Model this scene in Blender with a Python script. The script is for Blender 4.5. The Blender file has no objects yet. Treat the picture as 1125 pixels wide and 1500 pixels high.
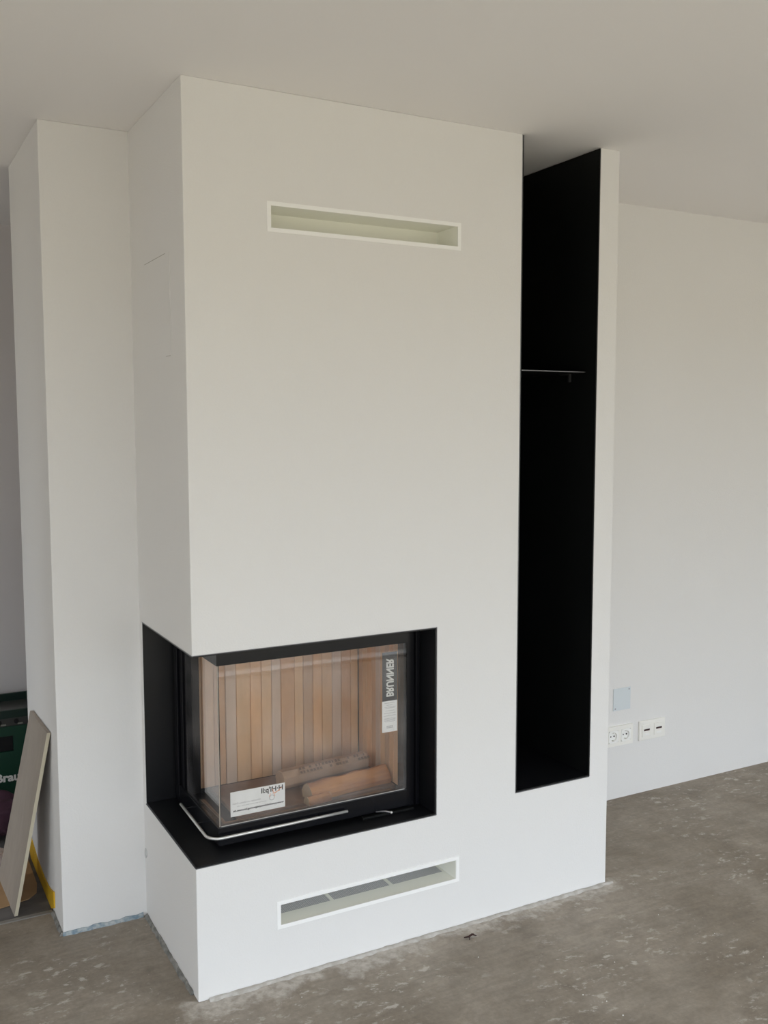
import bpy, bmesh, math, random
from mathutils import Vector, Matrix
random.seed(7)
C = bpy.context.scene.collection
S = bpy.context.scene

# ------------------------------------------------------------------ camera
cam_data = bpy.data.cameras.new('camera')
cam = bpy.data.objects.new('camera', cam_data)
C.objects.link(cam)
cam_data.sensor_fit = 'VERTICAL'
cam_data.sensor_height = 24.0
cam_data.lens = 24.0 * 1415.86 / 1500.0
r_ = Vector((0.878827, -0.477138, -0.001307)); u_ = Vector((0.044300, 0.078867, 0.995900)); f_ = Vector((0.475079, 0.875282, -0.090448))
M = Matrix(((r_.x, u_.x, -f_.x, -0.78158), (r_.y, u_.y, -f_.y, -2.55039), (r_.z, u_.z, -f_.z, 1.63999), (0, 0, 0, 1)))
cam.matrix_world = M
cam_data.clip_start = 0.05
S.camera = cam

# ------------------------------------------------------------------ light: overcast sky through the patio doors behind the camera
world = bpy.data.worlds.new('overcast_sky')
S.world = world
world.use_nodes = True
bgn = world.node_tree.nodes['Background']
bgn.inputs[0].default_value = (0.84, 0.92, 1.0, 1)
# overcast luminance: brightest overhead, a third of that at the horizon
_nt = world.node_tree
_tc = _nt.nodes.new('ShaderNodeTexCoord'); _sx = _nt.nodes.new('ShaderNodeSeparateXYZ')
_mx = _nt.nodes.new('ShaderNodeMath'); _mx.operation = 'MAXIMUM'; _mx.inputs[1].default_value = 0.0
_ma = _nt.nodes.new('ShaderNodeMath'); _ma.operation = 'MULTIPLY_ADD'
SKY = 9.0
_ma.inputs[1].default_value = SKY * 2 / 3; _ma.inputs[2].default_value = SKY / 3
_nt.links.new(_tc.outputs['Generated'], _sx.inputs[0]); _nt.links.new(_sx.outputs['Z'], _mx.inputs[0])
_nt.links.new(_mx.outputs[0], _ma.inputs[0]); _nt.links.new(_ma.outputs[0], bgn.inputs[1])
S.view_settings.view_transform = 'Standard'
S.view_settings.look = 'None'
S.view_settings.gamma = 1.0
S.view_settings.use_curve_mapping = False
S.view_settings.exposure = -0.45
S.cycles.use_denoising = True
S.cycles.max_bounces = 14
S.cycles.diffuse_bounces = 8
S.cycles.glossy_bounces = 6
S.cycles.transparent_max_bounces = 16
S.cycles.sample_clamp_indirect = 6.0

H = 2.55            # ceiling height
BW = 1.5035         # width of the chimney breast
XL, XR = -3.2, 4.9   # inner faces of the left and right walls
WY = -3.15           # inner face of the window wall
QO = (-2.4, -1.25, 0.02, 2.10)      # y0, y1, z0, z1: unseen opening added in the right wall to brighten that side
OPEN = [(-2.8, 4.6, 0.02, 2.08)]   # x0, x1, z0, z1 in the window wall
RO = (-2.7, -0.9, 0.04, 2.30)      # y0, y1, z0, z1: unseen opening added in the left wall to light left-facing sides
L = bpy.data.lights.new('daylight_portal', 'AREA')
L.shape = 'RECTANGLE'; L.size = QO[3] - QO[2]; L.size_y = QO[1] - QO[0]
L.cycles.is_portal = True
o = bpy.data.objects.new('daylight_portal', L); C.objects.link(o)
o.location = (XR + .25, (QO[0] + QO[1]) / 2, (QO[2] + QO[3]) / 2)
o.rotation_euler = (0, math.pi / 2, 0)          # faces -x, into the room
for i, (a, b, c, d) in enumerate(OPEN):
    L = bpy.data.lights.new('daylight_portal', 'AREA')
    L.shape = 'RECTANGLE'; L.size = b - a; L.size_y = d - c
    L.cycles.is_portal = True
    o = bpy.data.objects.new('daylight_portal', L); C.objects.link(o)
    o.location = ((a + b) / 2, WY - 0.25, (c + d) / 2)
    o.rotation_euler = (math.pi / 2, 0, 0)      # faces +y, into the room

L = bpy.data.lights.new('daylight_portal', 'AREA')
L.shape = 'RECTANGLE'; L.size = RO[3] - RO[2]; L.size_y = RO[1] - RO[0]
L.cycles.is_portal = True
o = bpy.data.objects.new('daylight_portal', L); C.objects.link(o)
o.location = (XL - .2, (RO[0] + RO[1]) / 2, (RO[2] + RO[3]) / 2)
o.rotation_euler = (0, -math.pi / 2, 0)         # faces +x, into the room

HO = (1.22, 2.22, 0.04, 2.3)      # y0, y1, z0, z1: unseen opening added in the left wall to light the hall
L = bpy.data.lights.new('daylight_portal', 'AREA')
L.shape = 'RECTANGLE'; L.size = HO[3] - HO[2]; L.size_y = HO[1] - HO[0]
L.cycles.is_portal = True
o = bpy.data.objects.new('daylight_portal', L); C.objects.link(o)
o.location = (XL - .2, (HO[0] + HO[1]) / 2, (HO[2] + HO[3]) / 2)
o.rotation_euler = (0, -math.pi / 2, 0)         # faces +x, into the hall

# ------------------------------------------------------------------ helpers
def mat(name, col, rough=0.6, metal=0.0, bump=None, var=None, spec=None):
    m = bpy.data.materials.new(name); m.use_nodes = True
    nt = m.node_tree; b = nt.nodes['Principled BSDF']
    b.inputs['Base Color'].default_value = (*col, 1)
    b.inputs['Roughness'].default_value = rough
    b.inputs['Metallic'].default_value = metal
    if spec is not None: b.inputs['Specular IOR Level'].default_value = spec
    tc = nt.nodes.new('ShaderNodeTexCoord')
    if var:
        sc, col2, stretch = var
        mp = nt.nodes.new('ShaderNodeMapping'); mp.inputs['Scale'].default_value = stretch
        n = nt.nodes.new('ShaderNodeTexNoise'); n.inputs['Scale'].default_value = sc; n.inputs['Detail'].default_value = 6
        nt.links.new(tc.outputs['Object'], mp.inputs[0]); nt.links.new(mp.outputs[0], n.inputs['Vector'])
        r = nt.nodes.new('ShaderNodeValToRGB'); r.color_ramp.elements[0].position = .35; r.color_ramp.elements[1].position = .65
        r.color_ramp.elements[0].color = (*col, 1); r.color_ramp.elements[1].color = (*col2, 1)
        nt.links.new(n.outputs['Fac'], r.inputs[0]); nt.links.new(r.outputs[0], b.inputs['Base Color'])
    if bump:
        sc, st, dist = bump
        n = nt.nodes.new('ShaderNodeTexNoise'); n.inputs['Scale'].default_value = sc; n.inputs['Detail'].default_value = 4
        nt.links.new(tc.outputs['Object'], n.inputs['Vector'])
        bp = nt.nodes.new('ShaderNodeBump'); bp.inputs['Strength'].default_value = st; bp.inputs['Distance'].default_value = dist
        nt.links.new(n.outputs['Fac'], bp.inputs['Height']); nt.links.new(bp.outputs[0], b.inputs['Normal'])
    return m

def box(bm, x0, x1, y0, y1, z0, z1, bev=0.0):
    r = bmesh.ops.create_cube(bm, size=1)
    vs = r['verts']
    bmesh.ops.scale(bm, vec=(x1 - x0, y1 - y0, z1 - z0), verts=vs)
    bmesh.ops.translate(bm, vec=((x0 + x1) / 2, (y0 + y1) / 2, (z0 + z1) / 2), verts=vs)
    if bev:
        es = list({e for v in vs for e in v.link_edges})
        bmesh.ops.bevel(bm, geom=es, offset=bev, segments=2, affect='EDGES', profile=.5)

def tube(bm, pts, rad, seg=10, cap=True):
    pts = [Vector(p) for p in pts]
    rings = []
    up = Vector((0, 0, 1))
    for i, p in enumerate(pts):
        t = (pts[min(i + 1, len(pts) - 1)] - pts[max(i - 1, 0)]).normalized()
        a = up if abs(t.dot(up)) < .95 else Vector((1, 0, 0))
        s = t.cross(a).normalized(); w = s.cross(t)
        rr = rad[i] if isinstance(rad, (list, tuple)) else rad
        rings.append([bm.verts.new(p + (s * math.cos(k * 2 * math.pi / seg) + w * math.sin(k * 2 * math.pi / seg)) * rr) for k in range(seg)])
    for a, b in zip(rings, rings[1:]):
        for k in range(seg):
            bm.faces.new((a[k], a[(k + 1) % seg], b[(k + 1) % seg], b[k]))
    if cap:
        bm.faces.new(rings[0][::-1]); bm.faces.new(rings[-1])

def prism(bm, poly, axis, lo, hi, rot=None):
    """extrude a polygon given in the two other axes along axis"""
    def mk(p, t):
        q = list(p); q.insert(axis, t); return bm.verts.new(q)
    a = [mk(p, lo) for p in poly]; b = [mk(p, hi) for p in poly]
    bm.faces.new(a); bm.faces.new(b[::-1])
    n = len(poly)
    for k in range(n):
        bm.faces.new((a[k], b[k], b[(k + 1) % n], a[(k + 1) % n]))

def obj(name, bm, m, parent=None, smooth=False, recalc=True):
    if recalc: bmesh.ops.recalc_face_normals(bm, faces=bm.faces[:])
    me = bpy.data.meshes.new(name); bm.to_mesh(me); bm.free()
    me.materials.append(m)
    if smooth:
        for p in me.polygons: p.use_smooth = True
    o = bpy.data.objects.new(name, me); C.objects.link(o)
    if parent: 
        o.parent = parent
        o.matrix_parent_inverse = Matrix.Translation(-Vector(parent.location))
    return o

def bobj(name, m, parent, *dims, bev=0.0):
    """one box-shaped piece per entry of dims, each an object of its own"""
    first = None
    for d in dims:
        bm = bmesh.new(); box(bm, *d, bev=bev); o = obj(name, bm, m, parent)
        first = first or o
    return first

def tobj(name, m, parent, *tubes):
    for pts, rad in tubes:
        bm = bmesh.new(); tube(bm, pts, rad, 10); obj(name, bm, m, parent)

def thing(name, label, cat, loc=(0, 0, 0), group=None):
    o = bpy.data.objects.new(name, None); o.empty_display_size = .05; C.objects.link(o)
    o.location = loc; o['label'] = label; o['category'] = cat
    if group: o['group'] = group
    return o

def tag(o, label, cat, group=None):
    o['label'] = label; o['category'] = cat
    if group: o['group'] = group
    return o

def struct(o, label=None, cat=None):
    o['kind'] = 'structure'
    if label: o['label'] = label
    if cat: o['category'] = cat
    return o

def solid(name, xs, ys, zs, void, m, parent=None, bevel=0.0):
    """boundary of a box lattice with cells taken out: one closed mesh"""
    xs, ys, zs = sorted(set(xs)), sorted(set(ys)), sorted(set(zs))
    nx, ny, nz = len(xs) - 1, len(ys) - 1, len(zs) - 1
    def full(i, j, k):
        if not (0 <= i < nx and 0 <= j < ny and 0 <= k < nz): return False
        c = ((xs[i] + xs[i + 1]) / 2, (ys[j] + ys[j + 1]) / 2, (zs[k] + zs[k + 1]) / 2)
        return not any(v[0] < c[0] < v[1] and v[2] < c[1] < v[3] and v[4] < c[2] < v[5] for v in void)
    bm = bmesh.new(); V = {}
    def v(i, j, k):
        if (i, j, k) not in V: V[i, j, k] = bm.verts.new((xs[i], ys[j], zs[k]))
        return V[i, j, k]
    for i in range(nx):
        for j in range(ny):
            for k in range(nz):
                if not full(i, j, k): continue
                for di, dj, dk, q in ((-1, 0, 0, [(0,0,0),(0,0,1),(0,1,1),(0,1,0)]), (1,0,0,[(1,0,0),(1,1,0),(1,1,1),(1,0,1)]),
                                      (0,-1,0,[(0,0,0),(1,0,0),(1,0,1),(0,0,1)]), (0,1,0,[(0,1,0),(0,1,1),(1,1,1),(1,1,0)]),
                                      (0,0,-1,[(0,0,0),(0,1,0),(1,1,0),(1,0,0)]), (0,0,1,[(0,0,1),(1,0,1),(1,1,1),(0,1,1)])):
                    if not full(i + di, j + dj, k + dk):
                        bm.faces.new([v(i + a, j + b, k + c) for a, b, c in q])
    bmesh.ops.dissolve_limit(bm, angle_limit=.01, verts=bm.verts[:], edges=bm.edges[:])
    if bevel:
        es = [e for e in bm.edges if len(e.link_faces) == 2 and e.calc_face_angle(0) > .5]
        bmesh.ops.bevel(bm, geom=es, offset=bevel, segments=2, affect='EDGES', profile=.5, clamp_overlap=True)
    return obj(name, bm, m, parent)

def text_part(name, body, m, parent, size, org, right, up, offset=0.0, extrude=0.0002, length=None, height=None):
    """flat lettering: 'right' and 'up' are world vectors of the text's own axes; scaled to length and height when given"""
    cu = bpy.data.curves.new(name, 'FONT'); cu.body = body; cu.size = size; cu.offset = offset; cu.resolution_u = 3
    t = bpy.data.objects.new(name, cu); C.objects.link(t)
    bpy.context.view_layer.update()
    me = bpy.data.meshes.new_from_object(t.evaluated_get(bpy.context.evaluated_depsgraph_get()))
    bpy.data.objects.remove(t)
    xs = [v.co.x for v in me.vertices]; ys = [v.co.y for v in me.vertices]
    x0, x1, y0, y1 = min(xs), max(xs), min(ys), max(ys)
    sx = (length / (x1 - x0)) if length else 1; sy = (height / (y1 - y0)) if height else sx
    right, up, org = Vector(right), Vector(up), Vector(org)
    for v in me.vertices:
        v.co = org + right * ((v.co.x - x0) * sx) + up * ((v.co.y - y0) * sy)
    me.name = name; me.materials.clear(); me.materials.append(m)
    o = bpy.data.objects.new(name, me); C.objects.link(o)
    o.parent = parent; o.matrix_parent_inverse = Matrix.Translation(-Vector(parent.location))
    return o

# ------------------------------------------------------------------ materials
plaster = mat('white_plaster', (.805, .795, .785), .9, bump=(200, .30, .003), spec=.2)
ceil_m = mat('ceiling_paint', (.88, .86, .85), .95, bump=(300, .1, .002), spec=.1)
steel = mat('black_steel', (.006, .0062, .007), .34, .0, spec=.35, var=(3, (.010, .010, .012), (1, 1, 1)))
steel_matt = mat('black_matt_steel', (.006, .0065, .0065), .5, spec=.16)
frame_black = mat('black_door_enamel', (.005, .005, .007), .20, spec=.32)
edge_m = mat('raw_steel_edge', (.22, .22, .23), .4, .6)
chrome = mat('brushed_steel', (.80, .80, .78), .38, .7)
enamel = mat('white_enamel', (.95, .95, .94), .4)
duct = mat('duct_enamel', (.90, .90, .84), .5)
edge_l = mat('light_brass', (.55, .52, .45), .4, .3)
wire_m = mat('wire_mesh_steel', (.50, .50, .53), .4, .3)
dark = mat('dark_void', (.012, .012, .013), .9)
plastic = mat('white_plastic', (.90, .885, .84), .35)
plastic_w = mat('pure_white_plastic', (.93, .93, .91), .3)
blackp = mat('black_plastic', (.015, .01, .01), .5)
redp = mat('red_contact', (.12, .02, .02), .5)
cover_m = mat('grey_blue_plastic', (.68, .73, .76), .5)
paper = mat('sticker_paper', (.86, .88, .92), .5)
ink = mat('sticker_ink', (.03, .03, .04), .6)
greyink = mat('grey_ink', (.38, .38, .42), .6)
orange = mat('orange_ink', (.85, .35, .16), .6)
sblack = mat('sticker_black', (.030, .033, .040), .45)
silver = mat('silver_print', (.75, .77, .78), .4)
board_m = mat('grey_board_face', (.34, .295, .25), .8, var=(30, (.37, .32, .27), (1, 1, .3)))
board_e = mat('cream_board_edge', (.55, .50, .38), .8)
green = mat('green_crate_plastic', (.004, .050, .026), .45)
green_d = mat('dark_green_crate_plastic', (.003, .022, .014), .45)
crate_grey = mat('grey_glass_in_crate', (.06, .06, .055), .3)
purple = mat('purple_cloth', (.07, .028, .048), .95, bump=(40, .5, .01), var=(9, (.035, .012, .024), (1, 1, 1)))
pink = mat('pale_cloth', (.50, .42, .40), .95, bump=(50, .4, .01))
card = mat('tan_cardboard', (.42, .27, .14), .9, var=(6, (.33, .20, .10), (1, 1, 1)))
yellow = mat('yellow_film', (.75, .45, .02), .45, bump=(25, .5, .01))
foam_blue = mat('blue_foam_edging', (.17, .25, .31), .7, var=(60, (.46, .49, .50), (1, 1, 1)))
foam_grey = mat('grey_foam_edging', (.15, .15, .14), .8, var=(50, (.30, .29, .27), (1, 1, 1)))
residue_m = mat('plaster_residue', (.42, .39, .35), .95, bump=(120, .6, .004), var=(40, (.55, .53, .50), (1, 1, 1)))
metal_strip = mat('zinc_profile', (.32, .31, .29), .4, .6)
twig_m = mat('dark_brown_bark', (.03, .008, .006), .8)
outm = mat('terrace_and_lawn', (.30, .25, .17), .9)
alu = mat('white_window_frame', (.75, .75, .75), .4)
hallm = mat('hall_floor_slab', (.10, .095, .095), .7, var=(8, (.15, .14, .135), (1, 3, 1)))
hallwall = mat('hall_plaster', (.74, .71, .71), .9)
logm = mat('briquette_wood', (.50, .34, .24), .85, bump=(150, .25, .002), var=(14, (.42, .28, .19), (.5, 3, 3)))
logm2 = mat('yellow_brown_wood', (.58, .28, .11), .8, bump=(120, .4, .003), var=(10, (.33, .14, .07), (.4, 3, 3)))
logend = mat('cut_wood_end', (.50, .36, .22), .85)
emboss = mat('pressed_dark_print', (.20, .13, .095), .9)

def glass_mat(name, ior, tint):
    m = bpy.data.materials.new(name); m.use_nodes = True
    nt = m.node_tree; nt.nodes.clear()
    out = nt.nodes.new('ShaderNodeOutputMaterial'); mx = nt.nodes.new('ShaderNodeMixShader')
    fr = nt.nodes.new('ShaderNodeFresnel')
    geo = nt.nodes.new('ShaderNodeNewGeometry'); io = nt.nodes.new('ShaderNodeMapRange')   # the far face is air again: same reflectance on both faces
    io.inputs['To Min'].default_value = ior; io.inputs['To Max'].default_value = 1 / ior
    nt.links.new(geo.outputs['Backfacing'], io.inputs['Value']); nt.links.new(io.outputs['Result'], fr.inputs[0])
    tr = nt.nodes.new('ShaderNodeBsdfTransparent'); tr.inputs[0].default_value = (*tint, 1)
    gl = nt.nodes.new('ShaderNodeBsdfGlossy'); gl.inputs['Roughness'].default_value = 0.015; gl.inputs[0].default_value = (1, 1, 1, 1)
    nt.links.new(fr.outputs[0], mx.inputs[0]); nt.links.new(tr.outputs[0], mx.inputs[1]); nt.links.new(gl.outputs[0], mx.inputs[2])
    # pale diffuse film that paints in the haze reflected by the glass
    df = nt.nodes.new('ShaderNodeBsdfDiffuse'); df.inputs[0].default_value = (.80, .78, .80, 1)
    tc = nt.nodes.new('ShaderNodeTexCoord'); mp = nt.nodes.new('ShaderNodeMapping'); mp.inputs['Scale'].default_value = (1.6, 1, 1); n = nt.nodes.new('ShaderNodeTexNoise')
    n.inputs['Scale'].default_value = 5.5; n.inputs['Detail'].default_value = 3
    nt.links.new(tc.outputs['Object'], mp.inputs[0]); nt.links.new(mp.outputs[0], n.inputs['Vector'])
    mr = nt.nodes.new('ShaderNodeMapRange'); mr.inputs['From Min'].default_value = .38; mr.inputs['From Max'].default_value = .62
    mr.inputs['To Min'].default_value = .0; mr.inputs['To Max'].default_value = .055
    nt.links.new(n.outputs['Fac'], mr.inputs['Value'])
    m2 = nt.nodes.new('ShaderNodeMixShader'); nt.links.new(mr.outputs['Result'], m2.inputs[0]); nt.links.new(mx.outputs[0], m2.inputs[1]); nt.links.new(df.outputs[0], m2.inputs[2])
    nt.links.new(m2.outputs[0], out.inputs[0])
    return m
glass = glass_mat('stove_glass', 1.5, (.97, .96, .94))

def clay(i, tone):
    base = [(.78, .52, .33), (.70, .45, .30), (.82, .52, .32), (.72, .56, .46), (.62, .42, .29)][tone]
    return mat('fireclay_%d' % i, base, .9, bump=(90, .25, .002), var=(22, tuple(c * .88 for c in base), (1, 1, .25)))
clays = [clay(i, i) for i in range(5)]

def floor_material():
    m = bpy.data.materials.new('trowelled_screed'); m.use_nodes = True
    nt = m.node_tree; N = nt.nodes; L = nt.links
    b = N['Principled BSDF']; b.inputs['Roughness'].default_value = .62; b.inputs['Specular IOR Level'].default_value = .35
    tc = N.new('ShaderNodeTexCoord')
    def noise(scale, detail=5, rough=.55, stretch=(1, 1, 1), rot=0, dist=0):
        mp = N.new('ShaderNodeMapping'); mp.inputs['Scale'].default_value = stretch; mp.inputs['Rotation'].default_value = (0, 0, rot)
        n = N.new('ShaderNodeTexNoise'); n.inputs['Scale'].default_value = scale; n.inputs['Detail'].default_value = detail
        n.inputs['Roughness'].default_value = rough; n.inputs['Distortion'].default_value = dist
        L.new(tc.outputs['Object'], mp.inputs[0]); L.new(mp.outputs[0], n.inputs['Vector']); return n.outputs['Fac']
    def ramp(v, a, ca, b_, cb):
        r = N.new('ShaderNodeValToRGB'); r.color_ramp.elements[0].position = a; r.color_ramp.elements[1].position = b_
        r.color_ramp.elements[0].color = ca; r.color_ramp.elements[1].color = cb; L.new(v, r.inputs[0]); return r.outputs[0]
    def mix(fac, a, b_, mode='MIX'):
        x = N.new('ShaderNodeMix'); x.data_type = 'RGBA'; x.blend_type = mode
        for s, v in ((0, fac), (6, a), (7, b_)):
            if hasattr(v, 'links') or hasattr(v, 'is_linked'): L.new(v, x.inputs[s])
            elif s == 0: x.inputs[0].default_value = v
            else: x.inputs[s].default_value = v
        return x.outputs[2]
    def math_(op, a, b_=None):
        x = N.new('ShaderNodeMath'); x.operation = op
        for s, v in ((0, a), (1, b_)):
            if v is None: continue
            if hasattr(v, 'is_linked'): L.new(v, x.inputs[s])
            else: x.inputs[s].default_value = v
        x.use_clamp = True
        return x.outputs[0]
    base = ramp(noise(2.2, 7, .62, dist=.4), .36, (.235, .198, .156, 1), .66, (.345, .302, .252, 1))
    mott = ramp(noise(9, 6, .65, dist=.8), .3, (.86, .86, .86, 1), .7, (1.12, 1.12, 1.12, 1))
    base = mix(1.0, base, mott, 'MULTIPLY')
    streak = ramp(noise(6, 5, .6, (1, 7, 1), .55, .5), .35, (.91, .91, .91, 1), .68, (1.08, 1.07, 1.06, 1))
    col = mix(1.0, base, streak, 'MULTIPLY')
    fine = ramp(noise(70, 4, .7), .3, (.88, .88, .88, 1), .7, (1.1, 1.1, 1.1, 1))
    col = mix(1.0, col, fine, 'MULTIPLY')
    # pale worn cement flakes in loose clusters
    cl = ramp(noise(2.6, 4, .55, (1, 1, 1), .2), .465, (0, 0, 0, 1), .60, (1, 1, 1, 1))
    fl = ramp(noise(19, 8, .70, (1, 1.7, 1), .9, .15), .555, (0, 0, 0, 1), .625, (1, 1, 1, 1))
    f = math_('MULTIPLY', cl, fl); f = math_('MULTIPLY', f, .85)
    col = mix(f, col, (.55, .51, .46, 1))
    sp = ramp(noise(42, 3, .6, (1, 1.5, 1)), .70, (0, 0, 0, 1), .73, (1, 1, 1, 1))
    col = mix(math_('MULTIPLY', sp, .6), col, (.62, .58, .53, 1))
    # plaster slurry smeared on the screed along the foot of the chimney breast
    sx = N.new('ShaderNodeSeparateXYZ'); L.new(tc.outputs['Object'], sx.inputs[0])
    def mm(op, a, b_):
        x = N.new('ShaderNodeMath'); x.operation = op
        for s_, v in ((0, a), (1, b_)):
            if hasattr(v, 'is_linked'): L.new(v, x.inputs[s_])
            else: x.inputs[s_].default_value = v
        return x.outputs[0]
    ax = mm('ADD', mm('MAXIMUM', mm('SUBTRACT', 0.0, sx.outputs['X']), 0.0), mm('MAXIMUM', mm('SUBTRACT', sx.outputs['X'], 1.5), 0.0))
    ay = mm('ADD', mm('MAXIMUM', mm('SUBTRACT', 0.0, sx.outputs['Y']), 0.0), mm('MULTIPLY', mm('MAXIMUM', sx.outputs['Y'], 0.0), 2.5))
    d_ = mm('SQRT', mm('ADD', mm('MULTIPLY', ax, ax), mm('MULTIPLY', ay, ay)), 0.0)
    wid = mm('ADD', mm('MULTIPLY', noise(6, 5, .65), .34), -.098)
    s = math_('MULTIPLY', mm('SUBTRACT', wid, d_), 28.0); s = math_('MULTIPLY', s, .72)
    res = ramp(noise(35, 5, .6), .35, (.36, .32, .275, 1), .62, (.60, .56, .51, 1))
    col = mix(s, col, res)
    L.new(col, b.inputs['Base Color'])
    bp = N.new('ShaderNodeBump'); bp.inputs['Strength'].default_value = .25; bp.inputs['Distance'].default_value = .004
    L.new(noise(45, 6, .65, (1, 2, 1), .55), bp.inputs['Height']); L.new(bp.outputs[0], b.inputs['Normal'])
    return m
screed = floor_material()

# ------------------------------------------------------------------ the room
struct(bobj('floor', screed, None, (XL, XR, WY, .73, -.08, 0)))
struct(bobj('floor_hall', hallm, None, (XL, 1.0, .745, 2.30, -.08, -.001)))
struct(bobj('ceiling', ceil_m, None, (XL - .1, XR + .1, WY - .3, 2.45, H, H + .15)))
struct(bobj('wall_back', plaster, None, (.05, XR, .584, 1.18, -.05, H)))
struct(bobj('wall_pier', plaster, None, (-.27, .0499, .562, 1.1801, 0.0, H), bev=.003))
struct(solid('wall_left', [XL - .2, XL], [WY, 2.38, HO[0], HO[1], RO[0], RO[1]], [-.05, H, HO[2], HO[3], RO[2], RO[3]], [(XL - 1, XL + 1, *HO), (XL - 1, XL + 1, *RO)], plaster))
bm = bmesh.new()
box(bm, XL - .16, XL - .1, HO[0], HO[1], HO[2], HO[2] + .06); box(bm, XL - .16, XL - .1, HO[0], HO[1], HO[3] - .06, HO[3])
for q in (HO[0], HO[1] - .06): box(bm, XL - .159, XL - .101, q, q + .06, HO[2] + .0601, HO[3] - .0601)
struct(obj('window_3', bm, alu))  # frame of the opening added to light the hall
struct(bobj('wall_hall_blocker', plaster, None, (XL, -1.15, .562, 1.0, -.0005, H)))  # unseen wall piece, added to darken the hall
struct(bobj('wall_hall', hallwall, None, (XL, 1.0, 2.26, 2.38, -.05, H)))
struct(bobj('wall_hall_end', hallwall, None, (.9, 1.0, 1.1802, 2.26, 0, H)))
struct(solid('wall_right', [XR, XR + .2], [WY, 1.18, QO[0], QO[1]], [-.05, H, QO[2], QO[3]], [(XR - 1, XR + 1, *QO)], plaster))
bm = bmesh.new()
box(bm, XR + .1, XR + .16, QO[0], QO[1], QO[2], QO[2] + .06); box(bm, XR + .1, XR + .16, QO[0], QO[1], QO[3] - .06, QO[3])
for q in (QO[0], QO[1] - .06): box(bm, XR + .101, XR + .159, q, q + .06, QO[2] + .0601, QO[3] - .0601)
struct(obj('window_4', bm, alu))  # frame of the opening added to brighten the right side
bm = bmesh.new()
box(bm, XL - .16, XL - .1, RO[0], RO[1], RO[2], RO[2] + .07); box(bm, XL - .16, XL - .1, RO[0], RO[1], RO[3] - .07, RO[3])
for k in range(3):
    q = RO[0] + (RO[1] - RO[0] - .07) * k / 2
    box(bm, XL - .159, XL - .101, q, q + .07, RO[2] + .0701, RO[3] - .0701)
struct(obj('window_1', bm, alu))  # frame of the opening added to light left-facing sides
xs = [XL, XR] + [v for o in OPEN for v in o[:2]]
zs = [-.05, H] + [v for o in OPEN for v in o[2:]]
struct(solid('wall_front', xs, [WY - .3, WY], zs, [(o[0], o[1], WY - 1, WY + 1, o[2], o[3]) for o in OPEN], plaster))
for n, (a, b, c, d) in enumerate(OPEN):
    bm = bmesh.new(); y0, y1 = WY - .2, WY - .13
    box(bm, a, b, y0, y1, c, c + .07); box(bm, a, b, y0, y1, d - .07, d)
    k = max(1, round((b - a) / 1.2))
    for i in range(k + 1):
        x = a + (b - a - .07) * i / k
        box(bm, x, x + .07, y0 + .001, y1 - .001, c + .0701, d - .0701)
    struct(obj('window_%d' % (n + 2), bm, alu))
struct(solid('ground', [-60, XL - .21, XR + .21, 60], [-80, WY - .31, 40], [-.30, -.12], [(XL - .21, XR + .21, WY - .31, 41, -1, 1)], outm))

# zinc profile where the screed stops at the hall
struct(bobj('trim_1', metal_strip, None, (-1.15, -.275, .729, .746, -.06, .004)))

# ------------------------------------------------------------------ chimney breast
CH = thing('chimney_breast', 'white plastered chimney breast with corner opening, tall dark slot and two narrow vent slots', 'fireplace')
FX, FY, FZ0, FZ1 = .790, .535, .396, 1.003
NX0, NX1, NY, NZ = 1.1035, 1.420, .430, .4105
UV = (.2455, .8635, 2.178, 2.2455)
LV = (.2525, .8675, .1625, .2355)
body = solid('plastered_body', [0, FX, UV[0], UV[1], LV[0], LV[1], NX0, NX1, BW], [0, FY, NY, .12, .15, .5835], [0, FZ0, FZ1, UV[2], UV[3], LV[2], LV[3], NZ, H, .10],
      [(-1, FX, -1, FY, FZ0, FZ1), (NX0, NX1, -1, NY, NZ, 9), (UV[0], UV[1], -1, .12, UV[2], UV[3]), (LV[0], LV[1], -1, .15, LV[2], LV[3]),
       (LV[0], LV[1], .06, .15, .10, LV[3])], plaster, CH)
bv = body.modifiers.new('edge', 'BEVEL'); bv.width = .0025; bv.segments = 2; bv.limit_method = 'ANGLE'
# where the back of the block ends before the pier: trimmed by the pier face
bm = bmesh.new()
box(bm, -.0008, .0004, .135, .403, 1.832, 2.118)
obj('access_panel', bm, plaster, CH)
# raw steel edge beads round the openings
E_ = .0022
bobj('steel_edge', edge_m, CH, (0, FX, -.0008, .004, FZ0 - E_, FZ0), (FX, FX + E_, -.0008, .004, FZ0 - E_, FZ1 + E_), (0.0, FX, -.0008, .004, FZ1, FZ1 + E_ * .7),
     (-.0008, .004, .0041, FY, FZ0 - E_, FZ0), (-.0006, .003, .0041, FY, FZ1, FZ1 + .001))
bobj('steel_edge', edge_m, CH, (NX0 - E_, NX0, -.0008, .004, NZ - E_, H - .002), (NX0, NX1, -.0008, .004, NZ - E_ * 1.3, NZ), (NX1, NX1 + .0012, -.0006, .004, NZ, H - .002))
groove_m = mat('painted_groove_line', (.30, .28, .24), .95)
bobj('painted_groove_line', groove_m, CH, (-.0010, -.0007, .175, .396, 2.1175, 2.1187), (-.0010, -.0007, .140, .185, 1.8322, 1.8332))  # dark strips paint the shade of the access panel's edge grooves

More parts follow.
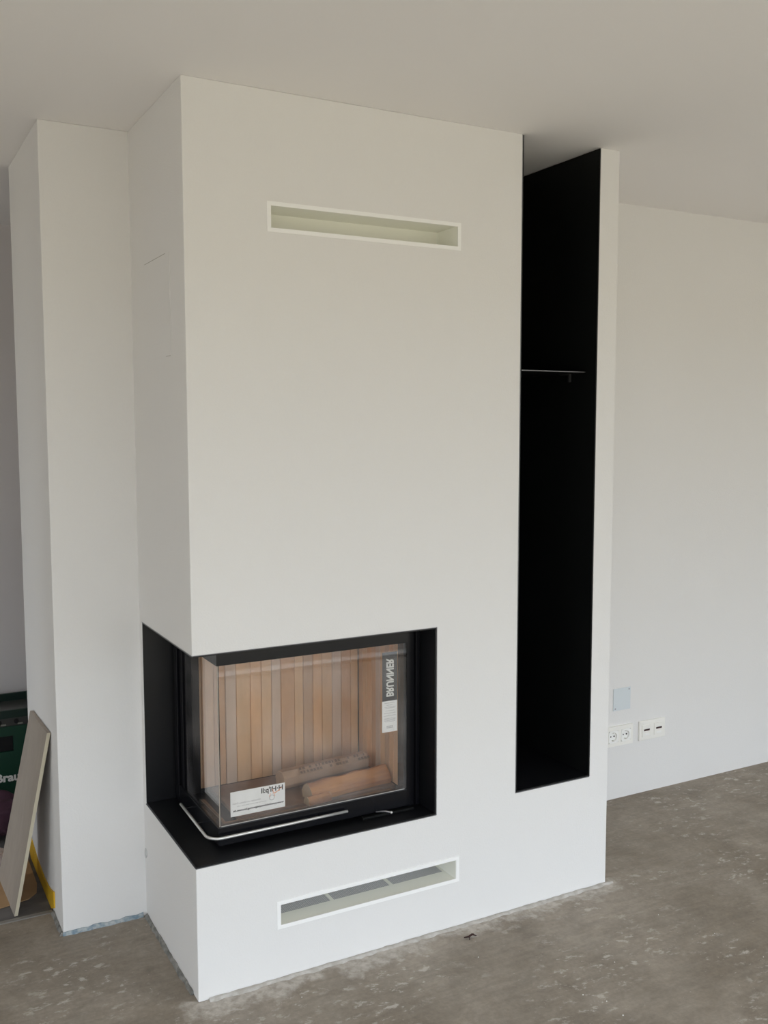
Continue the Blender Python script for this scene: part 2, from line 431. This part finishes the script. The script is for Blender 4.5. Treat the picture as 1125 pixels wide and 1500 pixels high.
# ------------------------------------------------------------------ tall log store
LS = thing('log_store', 'tall narrow black steel log store set in the right of the chimney breast', 'firewood shelf', ((NX0 + NX1) / 2, .2, NZ))
t = .004
bobj('side_plate', steel_matt, LS, (NX1 - t, NX1 - .0003, .0005, NY - .001, NZ + .0003, H - .003))
bobj('side_plate', steel_matt, LS, (NX0 + .0003, NX0 + t, .0005, NY - .001, NZ + .0003, H - .003))
bobj('back_plate', steel_matt, LS, (NX0 + t, NX1 - t, NY - t - .001, NY - .001, NZ + .0003, H - .003))
bobj('base_plate', steel, LS, (NX0 + t, NX1 - t, .0005, NY - t - .001, NZ + .0003, NZ + t))
sh = bobj('shelf', steel, LS, (NX0 + t, NX1 - t, .050, NY - t - .001, 1.814, 1.818))
bobj('shelf_lip', edge_m, sh, (NX0 + t, NX1 - .012, .0485, .0498, 1.8150, 1.8175))
bm = bmesh.new(); prism(bm, [(.127, 1.785), (.134, 1.785), (.134, 1.8105), (.177, 1.8105), (.177, 1.8138), (.127, 1.8138)], 0, NX1 - t - .010, NX1 - t - .0002)
obj('shelf_bracket', bm, mat('grey_bracket', (.03, .03, .03), .5), LS)

# ------------------------------------------------------------------ fireplace insert
FI = thing('fireplace_insert', 'black corner fireplace insert with glass on two sides and a fireclay lining', 'fireplace', (.4, .25, FZ0))
bobj('sill_plate', steel, FI, (.0012, FX - .0008, .0012, FY - .0008, FZ0 + .0004, FZ0 + .004))
bobj('recess_side', steel, FI, (FX - .004, FX - .0006, .0012, .40, FZ0 + .0042, FZ1 - .001))
bobj('recess_back', steel, FI, (.0012, .13, FY - .004, FY - .0006, FZ0 + .0042, FZ1 - .001))
bobj('recess_top', steel, FI, (.0012, FX - .005, .0012, FY - .0045, FZ1 - .004, FZ1 - .0008))
GX, GY, GZ0, GZ1 = .100, .085, .4645, .9455
RB = .405
# dark body behind the glass
bobj('body_base', steel_matt, FI, (.118, FX - .006, .104, FY - .006, FZ0 + .0045, .4300))
bobj('body_top', steel_matt, FI, (.118, FX - .006, .104, FY - .006, .955, FZ1 - .0045))
bobj('rear_post', frame_black, FI, (GX + .003, .128, .347, FY - .006, RB, FZ1 - .0045))
bobj('post_bead', frame_black, FI, (GX - .006, GX + .0028, .475, .512, RB, FZ1 - .0045), (GX - .002, GX + .0028, .430, .455, RB, FZ1 - .0045), bev=.001)
bobj('right_post', frame_black, FI, (.722, FX - .006, GY + .0055, .128, RB, FZ1 - .0045))
bobj('post_bead', frame_black, FI, (.7305, .756, GY - .002, GY + .0052, RB, FZ1 - .0045), (.762, .772, GY - .006, GY + .0052, RB, FZ1 - .0045), bev=.001)
bm = bmesh.new()
prism(bm, [(GX - .006, GY - .006), (.730, GY - .006), (.730, GY + .016), (GX + .016, GY + .016), (GX + .016, .472), (GX - .006, .472)], 2, RB + .004, GZ0)
bmesh.ops.bevel(bm, geom=bm.edges[:], offset=.0015, segments=2, affect='EDGES', profile=.5)
DR = obj('door', bm, frame_black, FI)
DR['label'] = 'black rail under the glass'
bm = bmesh.new()
prism(bm, [(GX - .003, GY - .003), (.730, GY - .003), (.730, GY + .016), (GX + .016, GY + .016), (GX + .016, .472), (GX - .003, .472)], 2, GZ1, FZ1 - .005)
obj('top_rail', bm, frame_black, DR)
bobj('front_glass', glass, DR, (GX, .735, GY, GY + .004, GZ0 + .0002, GZ1 - .0002))
bobj('side_glass', glass, DR, (GX, GX + .004, GY + .0045, .40, GZ0 + .0002, GZ1 - .0002))
gedge = mat('polished_glass_edge', (.42, .36, .30), .2)
bobj('glass_corner_edge', gedge, DR, (GX - .0006, GX + .0012, GY - .0006, GY + .0012, GZ0, GZ1))
bobj('glass_corner_seal', steel_matt, DR, (GX + .0042, GX + .0065, GY + .0045, GY + .0065, GZ0, GZ1))
bobj('seal_strip', mat('bright_glass_edge', (.60, .57, .54), .25), DR, (GX + .004, .722, GY - .0012, GY - .0002, GZ0, GZ0 + .0018))
# handle
hz = .4395
pts = [(.0685, .372, hz), (.0625, .115, hz)]
cx, cy, rr = .0625 + .030, .112, .030
pts = [(.0685, .372, hz), (.0655, .25, hz)] + [(.0625 + .040 - .040 * math.cos(a), .103 - .040 * math.sin(a), hz) for a in [i * math.pi / 2 / 8 for i in range(9)]]
pts += [(.30, .0635, hz), (.508, .0655, hz)]
bm = bmesh.new(); tube(bm, pts, .0043, 12)
hn = obj('handle', bm, chrome, DR, smooth=True); hn['label'] = 'bright bent tube handle'
tobj('handle_pin', frame_black, DR, *[([(q[0], q[1] + .003, hz), (q[0], GY - .0062, hz)], .0025) for q in ((.2, .063), (.42, .0645))],
     *[([(q[0] + .003, q[1], hz), (GX - .0062, q[1], hz)], .0025) for q in ((.0655, .2), (.0675, .33))])
# air lever
LV_ = bobj('air_lever_slot', steel_matt, FI, (.56, .745, .062, .078, .4006, .4075), bev=.001)
bm = bmesh.new(); tube(bm, [(.615, .078, .412), (.628, .040, .425), (.633, .012, .431)], .0024, 8)
obj('air_lever', bm, wire_m, FI, smooth=True)
bm = bmesh.new(); bmesh.ops.create_uvsphere(bm, u_segments=10, v_segments=8, radius=.0042, matrix=Matrix.Translation((.633, .010, .4312)))
obj('lever_knob', bm, chrome, FI, smooth=True)
# fireclay planks: back and right wall
def plank(axis, a, b, lo, hi, z0, z1, m):
    bm = bmesh.new()
    c = .0016
    if axis == 'x':   # strip in x, face towards -y at lo
        prism(bm, [(a, hi), (a, lo + c * 2), (a + c, lo), (b - c, lo), (b, lo + c * 2), (b, hi)], 2, z0, z1)
    else:             # strip in y, face towards -x at lo
        prism(bm, [(hi, a), (lo + c * 2, a), (lo, a + c), (lo, b - c), (lo + c * 2, b), (hi, b)], 2, z0, z1)
    return obj('fireclay_brick', bm, m, FI)
edges = [.130, .168, .209, .249, .287, .337, .376, .413, .447, .497, .530, .566, .601, .640, .676, .712, .742]
tones = [0, 2, 1, 3, 0, 2, 0, 3, 1, 0, 4, 2, 0, 3, 1, 0]
for i, (a, b) in enumerate(zip(edges, edges[1:])):
    plank('x', a + .0004, b - .0004, .450 + random.uniform(0, .0015), .478, .4460, .950, clays[tones[i]])
n = 10
for i in range(n):
    a = .129 + i * .0319; plank('y', a + .0004, a + .0315, .742 + random.uniform(0, .0012), .768, .4460, .950, clays[[1, 0, 2, 4, 0, 3, 1, 2, 0, 4][i]])
slab_m = mat('dark_fireclay', (.33, .225, .18), .85, bump=(90, .25, .002), var=(12, (.25, .17, .14), (1, 1, 1)))  # fireclay in a darker brown than the planks
# base slabs and the steel trough round them
for k, (x0, x1, y0, y1) in enumerate([(.190, .452, .178, .4495), (.4545, .7415, .178, .4495)]):
    bm = bmesh.new(); box(bm, x0, x1, y0, y1, .4302, .4455, bev=.003); obj('base_slab', bm, slab_m, FI)
bobj('slab_rim', mat('brown_fireclay_rim', (.30, .19, .12), .8), FI, (.122, .140, .112, .3460, .4302, .452), (.1405, .7205, .158, .1775, .4302, .438), bev=.003)
bobj('lining_top', clays[3], FI, (.130, .7415, .130, .4495, .9502, .9545))

# briquettes and split logs lying in the firebox
def rot_obj(o, loc, rz): 
    o.location = loc; o.rotation_euler = (0, 0, rz); return o
zb = .4456
bt = thing('wood_briquette', 'pale eight-sided wood briquette with pressed print, at the back of the firebox', 'firewood')
bt.location = (.545, .325, zb); bt.rotation_euler = (0, 0, math.radians(6))
def octo(R, sx=1): return [(R * math.cos(math.radians(22.5 + 45 * k)) * sx, R * math.sin(math.radians(22.5 + 45 * k)) + R * math.cos(math.radians(22.5))) for k in range(8)]
def local(o, parent):
    o.parent = parent; o.matrix_parent_inverse = Matrix(); return o
bm = bmesh.new(); prism(bm, octo(.040), 0, -.165, .165); bmesh.ops.bevel(bm, geom=bm.edges[:], offset=.0012, segments=1, affect='EDGES')
for v in bm.verts:
    if abs(v.co.x) > .16: v.co = Vector((v.co.x, v.co.y * .80, .037 + (v.co.z - .037) * .80 ))
    else: v.co.x *= 1
z_ = min(v.co.z for v in bm.verts)
local(obj('briquette_body', bm, logm), bt)
bm = bmesh.new()
R8 = .040; apo = R8 * math.cos(math.radians(22.5))
random.seed(3)
for k in range(22):
    x = -.105 + k * .0125
    for s in (-1, 1):
        if random.random() < .85:
            box(bm, x, x + random.uniform(.005, .010), s * .0065 - .0042, s * .0065 + .0042, 2 * apo + .0001, 2 * apo + .0006)
bmesh.ops.rotate(bm, cent=(0, 0, apo), matrix=Matrix.Rotation(math.radians(45), 3, 'X'), verts=bm.verts[:])
local(obj('pressed_print', bm, emboss), bt)['kind'] = 'stuff'
def splitlog(name, label, L_, R, loc, rz, m, prof):
    t_ = thing(name, label, 'firewood'); t_.location = loc; t_.rotation_euler = (0, 0, rz)
    bm = bmesh.new(); rings = []
    n = 10
    zmin = min(p[1] for p in prof)
    for i in range(n + 1):
        x = -L_ / 2 + L_ * i / n
        j = 1 + .05 * math.sin(i * 1.7 + R * 100)
        rings.append([bm.verts.new((x, p[0] * R * j, (p[1] - zmin) * R * (j if p[1] > zmin else 1))) for p in prof])
    k = len(prof)
    for a, b in zip(rings, rings[1:]):
        for q in range(k): bm.faces.new((a[q], a[(q + 1) % k], b[(q + 1) % k], b[q]))
    local(obj('bark', bm, m, recalc=True), t_)
    for s in (-1, 1):
        bm = bmesh.new()
        j = 1 + .05 * math.sin((0 if s < 0 else n) * 1.7 + R * 100)
        vs = [bm.verts.new((s * (L_ / 2 + .0004), p[0] * R * j * .98, (p[1] - zmin) * R * j * .98 + .0005)) for p in prof]; bm.faces.new(vs)
        vs2 = [bm.verts.new((s * (L_ / 2 - .002), p[0] * R * j * .98, (p[1] - zmin) * R * j * .98 + .0005)) for p in prof]; bm.faces.new(vs2)
        for q in range(k): bm.faces.new((vs[q], vs[(q + 1) % k], vs2[(q + 1) % k], vs2[q]))
        e = local(obj('cut_end', bm, logend), t_); e['label'] = 'pale sawn end'
    return t_
circ = [(math.cos(a), math.sin(a) * .86) for a in [2 * math.pi * k / 14 for k in range(14)]]
ridge = [(-1, -.62), (.85, -.70), (1.0, -.15), (.72, .38), (.25, .72), (-.15, .78), (-.75, .25), (-1.05, -.2)]
quarter = [(-.9, -.6), (.9, -.6), (.95, .1), (.5, .75), (-.1, .9), (-.7, .5)]
splitlog('split_log', 'yellow-brown split log with a ridge, at the front of the firebox', .300, .036, (.580, .215, zb), math.radians(6), logm2, ridge)
splitlog('split_log', 'short thin wood piece lying low beside the left end of the ridged log', .085, .017, (.452, .163, zb), math.radians(8), logm2, quarter)

# stickers on the inner side of the glass: the print reads mirrored
st = thing('maker_sticker', 'upright black and white maker sticker with mirrored lettering, right end of the glass', 'sticker', (.671, GY + .0045, .66))
bobj('black_field', sblack, st, (.6445, .6985, GY + .0044, GY + .0052, .7625, .9200))
bobj('white_field', paper, st, (.6435, .6985, GY + .0044, GY + .0052, .6610, .7623))
text_part('lettering', 'BRUNNER', silver, st, .03, (.6585, GY + .0043, .7765), (0, 0, 1), (1, 0, 0), offset=.0011, length=.1240, height=.0275)
bm = bmesh.new(); yy = GY + .0043
for z, a, b in ((.755, .652, .690), (.748, .660, .682), (.742, .652, .692), (.7385, .655, .690), (.730, .655, .688), (.722, .650, .693), (.714, .650, .693), (.705, .650, .693), (.7015, .651, .693), (.698, .650, .692), (.6945, .654, .690)):
    box(bm, a, b, yy, yy + .0001, z, z + .0009)
for z in (.678, .6735):
    for k in range(5): box(bm, .660 + k * .0045, .6632 + k * .0045, yy, yy + .0001, z, z + .0032)
obj('fine_print', bm, greyink, st)['kind'] = 'stuff'
s2 = thing('builder_sticker', 'white landscape sticker with mirrored print, low left on the front glass', 'sticker', (.222, GY + .0045, .486))
bobj('label_sheet', paper, s2, (.1355, .3085, GY + .0044, GY + .0052, .4855, .5605))
lx = (-1, 0, 0); lz = (0, 0, 1)
text_part('web_line', 'www.pytechdobneqteigewnug.bnuoaes.de', ink, s2, .01, (.3045, yy, .4975), lx, lz, offset=.0004, length=.161, height=.0080)
text_part('small_line', 'Ofenwelten und Ofenbau GmbH', greyink, s2, .01, (.2300, yy, .5215), lx, lz, length=.087, height=.0055)
text_part('small_line', 'www.gewerbe.de tel', greyink, s2, .01, (.2480, yy, .5125), lx, lz, length=.092, height=.0045)
text_part('logo_letters', 'H·Hi\'p:ll', ink, s2, .02, (.3020, yy, .5350), lx, lz, offset=.0006, length=.070, height=.0215)
bm = bmesh.new()
for (x0, z0, x1, z1) in ((.298, .548, .276, .533), (.292, .540, .268, .534), (.268, .548, .276, .524), (.262, .535, .258, .525)):
    d = Vector((x1 - x0, 0, z1 - z0)).normalized(); nn = Vector((-d.z, 0, d.x)) * .0008
    p0, p1 = Vector((x0, yy - .0001, z0)), Vector((x1, yy - .0001, z1))
    bm.faces.new([bm.verts.new(v) for v in (p0 - nn, p0 + nn, p1 + nn, p1 - nn)])
obj('orange_strokes', bm, orange, s2)['kind'] = 'stuff'
bm = bmesh.new()
vo = [bm.verts.new((.266 + .0085 * math.cos(a), yy, .5215 + .0085 * math.sin(a))) for a in [2 * math.pi * k / 20 for k in range(20)]]
vi = [bm.verts.new((.266 + .0070 * math.cos(a), yy, .5215 + .0070 * math.sin(a))) for a in [2 * math.pi * k / 20 for k in range(20)]]
for k in range(20): bm.faces.new((vo[k], vo[(k + 1) % 20], vi[(k + 1) % 20], vi[k]))
obj('logo_ring', bm, greyink, s2)

# ------------------------------------------------------------------ the two vents
def frame_bm(x0, x1, z0, z1, w, y0, y1):
    bm = bmesh.new()
    o4 = [(x0, z0), (x1, z0), (x1, z1), (x0, z1)]; i4 = [(x0 + w, z0 + w), (x1 - w, z0 + w), (x1 - w, z1 - w), (x0 + w, z1 - w)]
    r = [[bm.verts.new((x, y, z)) for x, z in q] for q, y in ((o4, y1), (o4, y0), (i4, y0), (i4, y1))]
    for a in range(4):
        A, B = r[a], r[(a + 1) % 4]
        for k in range(4): bm.faces.new((A[k], A[(k + 1) % 4], B[(k + 1) % 4], B[k]))
    return bm
def vent(name, label, box4, fr4, w, depth, low):
    x0, x1, z0, z1 = box4
    t_ = thing(name, label, 'vent', ((x0 + x1) / 2, 0, z0), None)
    obj('frame', frame_bm(*fr4, w, -.0022, -.0002), enamel, t_)
    e = .0012
    x0 += .0006; x1 -= .0006; z0 += .0006; z1 -= .0006
    bobj('duct_side', duct, t_, (x0, x0 + e, 0, depth, z0, z1)); bobj('duct_side', duct, t_, (x1 - e, x1, 0, depth, z0, z1))
    bobj('duct_top', duct, t_, (x0 + e, x1 - e, 0, depth, z1 - e, z1))
    bobj('duct_back', duct, t_, (x0 + e, x1 - e, depth - e, depth, z0 if not low else .101, z1 - e))
    if not low:
        bobj('duct_floor', duct, t_, (x0 + e, x1 - e, 0, depth - e, z0, z0 + e)); return t_
    bobj('duct_floor', duct, t_, (x0 + e, x1 - e, 0, .066, z0, z0 + e))
    bm = bmesh.new()
    xm = [x0 + e, .4475, .4600, .6570, .6700, x1 - .010]
    bm.free()
    bobj('crossbar', duct, t_, *[(a, b, .0661, depth - e - .0005, z0, z0 + e) for a, b in ((xm[1], xm[2]), (xm[3], xm[4]), (xm[5], x1 - e))])
    bobj('void_dark_sheet', dark, t_, (x0 + e, x1 - e, .0605, depth - e - .0005, .1008, .102))  # dark sheet painting the shade in the opening under the mesh
    for a, b in ((xm[0], xm[1]), (xm[2], xm[3]), (xm[4], xm[5])):
        bm = bmesh.new(); q = a + .002; wr = .0012
        while q < b:
            box(bm, q, q + wr, .0665, depth - e - .001, z0 - .0004, z0 + .0005); q += .0060
        q = .0685
        while q < depth - .003:
            box(bm, a, b, q, q + wr, z0 + .0006, z0 + .0014); q += .0075
        obj('wire_mesh', bm, wire_m, t_)['kind'] = 'stuff'
    return t_
vent('air_vent', 'long white framed outlet vent high on the chimney breast', UV, (.2365, .8720, 2.1705, 2.2530), .0115, .119, False)
vent('air_vent', 'long white framed inlet vent with wire mesh, low by the floor', LV, (.2425, .8785, .1550, .2400), .0115, .148, True)

# ------------------------------------------------------------------ sockets on the right wall
WB = .584
def rounded_plate(bm, x0, x1, z0, z1, y0, y1, b=.003):
    box(bm, x0, x1, y0, y1, z0, z1, bev=b)
s = thing('power_socket', 'white double power socket low on the wall, half behind the chimney breast', 'socket', (2.084, WB, .284))
for cx in (2.0485, 2.1195):
    cz = .284
    bm = bmesh.new(); n = 28
    # square insert with a round dished well
    sq = .0265; yf = WB - .0105
    ring = [bm.verts.new((cx + .0195 * math.cos(a), yf, cz + .0195 * math.sin(a))) for a in [2 * math.pi * k / n for k in range(n)]]
    sqv = []
    for k in range(n):
        a = 2 * math.pi * k / n; c_, s_ = math.cos(a), math.sin(a); f = sq / max(abs(c_), abs(s_)); sqv.append(bm.verts.new((cx + c_ * f, yf, cz + s_ * f)))
    back = [bm.verts.new((v.co.x, WB - .0088, v.co.z)) for v in sqv]
    well = [bm.verts.new((cx + .0188 * math.cos(a), yf + .0092, cz + .0188 * math.sin(a))) for a in [2 * math.pi * k / n for k in range(n)]]
    for k in range(n):
        j = (k + 1) % n
        bm.faces.new((sqv[k], sqv[j], ring[j], ring[k])); bm.faces.new((ring[k], ring[j], well[j], well[k])); bm.faces.new((sqv[k], back[k], back[j], sqv[j]))
    bm.faces.new(well)
    ins = obj('socket_insert', bm, plastic_w, s)
    for q in (-1, 1):
        bm = bmesh.new(); tube(bm, [(cx + q * .0095, yf + .0075, cz), (cx + q * .0095, yf + .0091, cz)], .0034, 12); obj('pin_hole', bm, blackp, ins)
        bobj('earth_clip', edge_l, ins, (cx - .003, cx + .003, yf + .001, yf + .009, cz + q * .0172 - .0012, cz + q * .0172 + .0012))
solid('frame', [2.008, 2.0218, 2.0752, 2.0928, 2.1462, 2.160], [WB - .009, WB - .0003], [.2405, .2573, .3107, .3285],
      [(a, b, 0, 1, .2573, .3107) for a, b in ((2.0218, 2.0752), (2.0928, 2.1462))], plastic, s)
s = thing('data_socket', 'white double data outlet with dark ports, right of the power socket', 'socket', (2.275, WB, .284))
bm = bmesh.new(); rounded_plate(bm, 2.199, 2.352, .2405, .3285, WB - .009, WB - .0003); obj('frame', bm, plastic, s)
for cx in (2.2395, 2.3115):
    bm = bmesh.new(); box(bm, cx - .027, cx + .027, WB - .0122, WB - .0091, .257, .311, bev=.0008)
    ins = obj('outlet_insert', bm, plastic, s)
    bm = bmesh.new(); box(bm, cx - .017, cx + .017, WB - .0127, WB - .0123, .2835, .2915); obj('port_opening', bm, blackp, ins)
    bm = bmesh.new()
    for k in range(4): box(bm, cx - .0145 + k * .008, cx - .010 + k * .008, WB - .0130, WB - .0128, .2845, .2875)
    obj('contacts', bm, redp, ins)['kind'] = 'stuff'
    bobj('label_window', plastic_w, ins, (cx - .014, cx + .014, WB - .0130, WB - .0123, .263, .272))
s = thing('blank_cover', 'square pale blue-grey blank cover plate screwed to the wall above the power socket', 'cover plate', (2.1, WB, .395))
bobj('plate', cover_m, s, (2.050, 2.148, WB - .003, WB - .0003, .3955, .4945), bev=.001)
for x, z in ((2.138, .485), (2.061, .405)):
    bm = bmesh.new(); tube(bm, [(x, WB - .0042, z), (x, WB - .0031, z)], .0035, 10); obj('screw', bm, greyink, s)

# ------------------------------------------------------------------ floor edges
def wobble_strip(name, m, pts, w, h, label, cat, seed):
    """low strip along a polyline, on the left-hand side of its direction; ragged top edge"""
    rnd = random.Random(seed); bm = bmesh.new(); P = []
    for a, b in zip(pts, pts[1:]):
        a, b = Vector((*a, 0)), Vector((*b, 0)); n = max(2, int((b - a).length / .02))
        nrm = Vector((-(b - a).y, (b - a).x, 0)).normalized()
        for k in range(n + (1 if b == Vector((*pts[-1], 0)) else 0)): P.append((a + (b - a) * k / n, nrm))
    R = []
    for p, nn in P:
        ww = w * rnd.uniform(.7, 1.25); hh = h * rnd.uniform(.75, 1.2)
        R.append([bm.verts.new(p + nn * .0006 + Vector((0, 0, .0003))), bm.verts.new(p + nn * .0006 + Vector((0, 0, hh))), bm.verts.new(p + nn * ww * .55 + Vector((0, 0, hh * .9))), bm.verts.new(p + nn * ww + Vector((0, 0, .0003)))])
    for a, b in zip(R, R[1:]):
        for k in range(4): bm.faces.new((a[k], a[(k + 1) % 4], b[(k + 1) % 4], b[k]))
    bm.faces.new(R[0]); bm.faces.new(R[-1])
    return tag(obj(name, bm, m), label, cat)
# left-hand normal: direction chosen so that the strip lies in front of the wall
wobble_strip('edge_strip', foam_blue, [(-.012, .5615), (-.272, .5615)], .009, .013, 'blue foam edging strip along the foot of the narrow wall pier', 'edging', 1)
wobble_strip('edge_strip', foam_grey, [(-.2705, .560), (-.2705, .725)], .010, .010, 'grey foam edging round the outer left corner of the pier', 'edging', 2)
wobble_strip('edge_strip', foam_grey, [(-.0004, .548), (-.0004, .045)][::-1], .010, .012, 'dark foam edging along the left foot of the chimney breast', 'edging', 3)
wobble_strip('plaster_ridge', residue_m, [(1.53, -.0005), (.03, -.0005)], .016, .006, 'rough ridge of plaster residue along the front foot of the chimney breast', 'plaster', 4)
rnd = random.Random(11)
def lump(name, m, c, r, label, cat, flat=.4, sub=2, amp=.25, parent=None, sy=1.0, rz=0, seed=0):
    rn = random.Random(seed); bm = bmesh.new(); bmesh.ops.create_icosphere(bm, subdivisions=sub, radius=1)
    ph = [rn.uniform(0, 6) for _ in range(6)]
    for v in bm.verts:
        p = v.co.copy(); k = 1 + amp * (math.sin(3 * p.x + ph[0]) * math.sin(4 * p.y + ph[1]) + .5 * math.sin(7 * p.z + ph[2] + 3 * p.x) + .4 * math.sin(9 * p.y + ph[3] + 5 * p.z))
        v.co = Vector((p.x * r * k, p.y * r * sy * k, max(p.z, -.55) * r * flat * k))
    zm = min(v.co.z for v in bm.verts)
    bmesh.ops.rotate(bm, cent=(0, 0, 0), matrix=Matrix.Rotation(rz, 3, 'Z'), verts=bm.verts[:])
    bmesh.ops.translate(bm, vec=(c[0], c[1], c[2] - zm), verts=bm.verts[:])
    o = obj(name, bm, m, parent, smooth=True)
    return tag(o, label, cat) if label else o
# white crumbs scattered on the screed
bm = bmesh.new()
for k in range(30):
    x, y = rnd.uniform(-.35, 2.6), rnd.uniform(-1.1, -.02)
    r = rnd.uniform(.0010, .0021)
    bmesh.ops.create_icosphere(bm, subdivisions=1, radius=r, matrix=Matrix.Translation((x, y, r * .7)))
o = obj('plaster_crumbs', bm, plastic_w); o['kind'] = 'stuff'; tag(o, 'tiny white plaster crumbs scattered over the grey screed', 'debris')
# dark curled leaf fragment
bm = bmesh.new()
tube(bm, [(.853, -.072, .003), (.866, -.080, .007), (.880, -.078, .010), (.892, -.086, .006)], [.0016, .003, .0035, .001], 6)
tube(bm, [(.868, -.080, .006), (.860, -.094, .004)], [.002, .001], 6)
tube(bm, [(.880, -.078, .009), (.893, -.068, .004)], [.0025, .001], 6)
tag(obj('dry_leaf', bm, twig_m, smooth=True), 'dark red-brown dry leaf scrap on the screed before the lower vent', 'leaf')
# plaster knot at the corner between pier and chimney breast
bm = bmesh.new(); bmesh.ops.create_icosphere(bm, subdivisions=2, radius=1)
for v in bm.verts:
    p = v.co; k = 1 + .3 * math.sin(5 * p.y + 3 * p.z) * math.cos(4 * p.z)
    v.co = Vector((p.x * .004 - .0015, p.y * .011 * k + .545, p.z * .016 * k + .222))
tag(obj('plaster_knot', bm, mat('rough_plaster', (.62, .62, .61), .95, bump=(90, .8, .006)), smooth=True), 'small rough plaster knot where the pier meets the chimney breast', 'plaster')

# ------------------------------------------------------------------ things stored in the hall on the left
# leaning board: near end at y .66-.76, foot at x -.40, head resting on the pier
bd = thing('leaning_board', 'grey-beige board leaning against the outer side of the pier', 'board', (-.39, .9, 0))
def hexa(bm, lo, hi):
    a = [bm.verts.new(p) for p in lo]; b = [bm.verts.new(p) for p in hi]
    bm.faces.new(a); bm.faces.new(b[::-1])
    for k in range(4): bm.faces.new((a[k], b[k], b[(k + 1) % 4], a[(k + 1) % 4]))
A, B, Ct, D = Vector((-.392, .765, .0008)), Vector((-.404, 1.085, .0008)), Vector((-.2835, 1.020, .622)), Vector((-.2835, .668, .640))
nv = (B - A).cross(D - A).normalized()
if nv.x < 0: nv = -nv
tk = nv * .011
bm = bmesh.new(); hexa(bm, [A + Vector((0,0,.0)), B, Ct, D], [A + Vector((.0112, 0, 0)), B + Vector((.0112, 0, 0)), Ct + Vector((.0112, 0, 0)), D + Vector((.0112, 0, 0))])
obj('board_face', bm, board_m, bd)
bm = bmesh.new(); e = Vector((0, -.0008, 0)); w = Vector((.0112, 0, 0))
hexa(bm, [A + e, D + e, D + w + e, A + w + e], [A - e * .2, D - e * .2, D + w - e * .2, A + w - e * .2])
o = obj('cut_edge', bm, board_e, bd); o['label'] = 'cream sawn edge'
# green bottle crate
cr = thing('bottle_crate', 'green plastic bottle crate with white lettering, behind the leaning board', 'crate', (-.35, 2.0, 0))
cx0, cx1, cy0, cy1, cz = -.52, -.125, 1.90, 2.20, .385
solid('crate_rim', [cx0, cx0 + .012, cx1 - .012, cx1], [cy0, cy0 + .012, cy1 - .012, cy1], [cz - .035, cz], [(cx0 + .012, cx1 - .012, cy0 + .012, cy1 - .012, 0, 9)], green_d, cr)
bobj('grey_band', crate_grey, cr, (cx0 + .004, cx1 - .004, cy0 + .006, cy1 - .006, cz - .072, cz - .0352))
bodyc = solid('crate_body', [cx0, -.305, -.235, cx1], [cy0, cy0 + .014, cy1], [.0008, .200, .270, cz - .0722], [(-.305, -.235, 0, cy0 + .014, .200, .270)], green, cr)
bobj('handle_recess', dark, cr, (-.3045, -.2355, cy0 + .012, cy0 + .0138, .2005, .2695))
tobj('clip_hole', dark, cr, *[([(x, cy0 - .001, cz - .052), (x, cy0 + .0058, cz - .052)], .010) for x in (-.29, -.22, -.36, -.15)])
bobj('clip_tab', mat('pale_tab', (.30, .30, .27), .4), cr, *[(x - .009, x + .012, cy0 - .0015, cy0 + .0055, cz - .066, cz - .061) for x in (-.275, -.205, -.345)])
text_part('lettering', 'Brau', plastic_w, cr, .05, (-.314, cy0 - .0012, .064), (1, 0, 0), (0, 0, 1), offset=.002, length=.100, height=.040)
# purple cloth bundle between crate and board
lump('cloth_bundle', purple, (-.345, 1.47, .004), .100, 'dark purple cloth bundle heaped before the green crate', 'cloth', flat=.95, sub=5, amp=.15, sy=.9, seed=4)
lump('pale_cloth', pink, (-.445, 1.18, .0045), .085, 'pale pinkish cloth lying low at the left edge behind the board', 'cloth', flat=.45, sub=4, amp=.14, seed=6)
# tan board sheet with a rounded corner on the hall floor
bm = bmesh.new()
poly = [(-.80, .885), (-.50, .84), (-.41, .845), (-.33, .865), (-.300, .90), (-.288, .97), (-.285, 1.31), (-.80, 1.33)]
prism(bm, poly, 2, .0008, .0038)
tag(obj('cardboard_sheet', bm, card), 'tan cardboard sheet lying flat on the hall floor under the leaning board', 'cardboard')
# yellow film strip at the foot of the pier side
bm = bmesh.new()
poly = [(.700, .086), (.700, .030), (.760, .0012), (1.20, .0012), (1.262, .060), (1.22, .092), (1.05, .060), (.90, .052), (.80, .060), (.745, .072)]
prism(bm, [(a, max(b, .0012)) for a, b in poly], 0, -.2745, -.2705)
tag(obj('yellow_strip', bm, yellow), 'torn yellow plastic strip at the side foot of the pier behind the board', 'plastic strip')
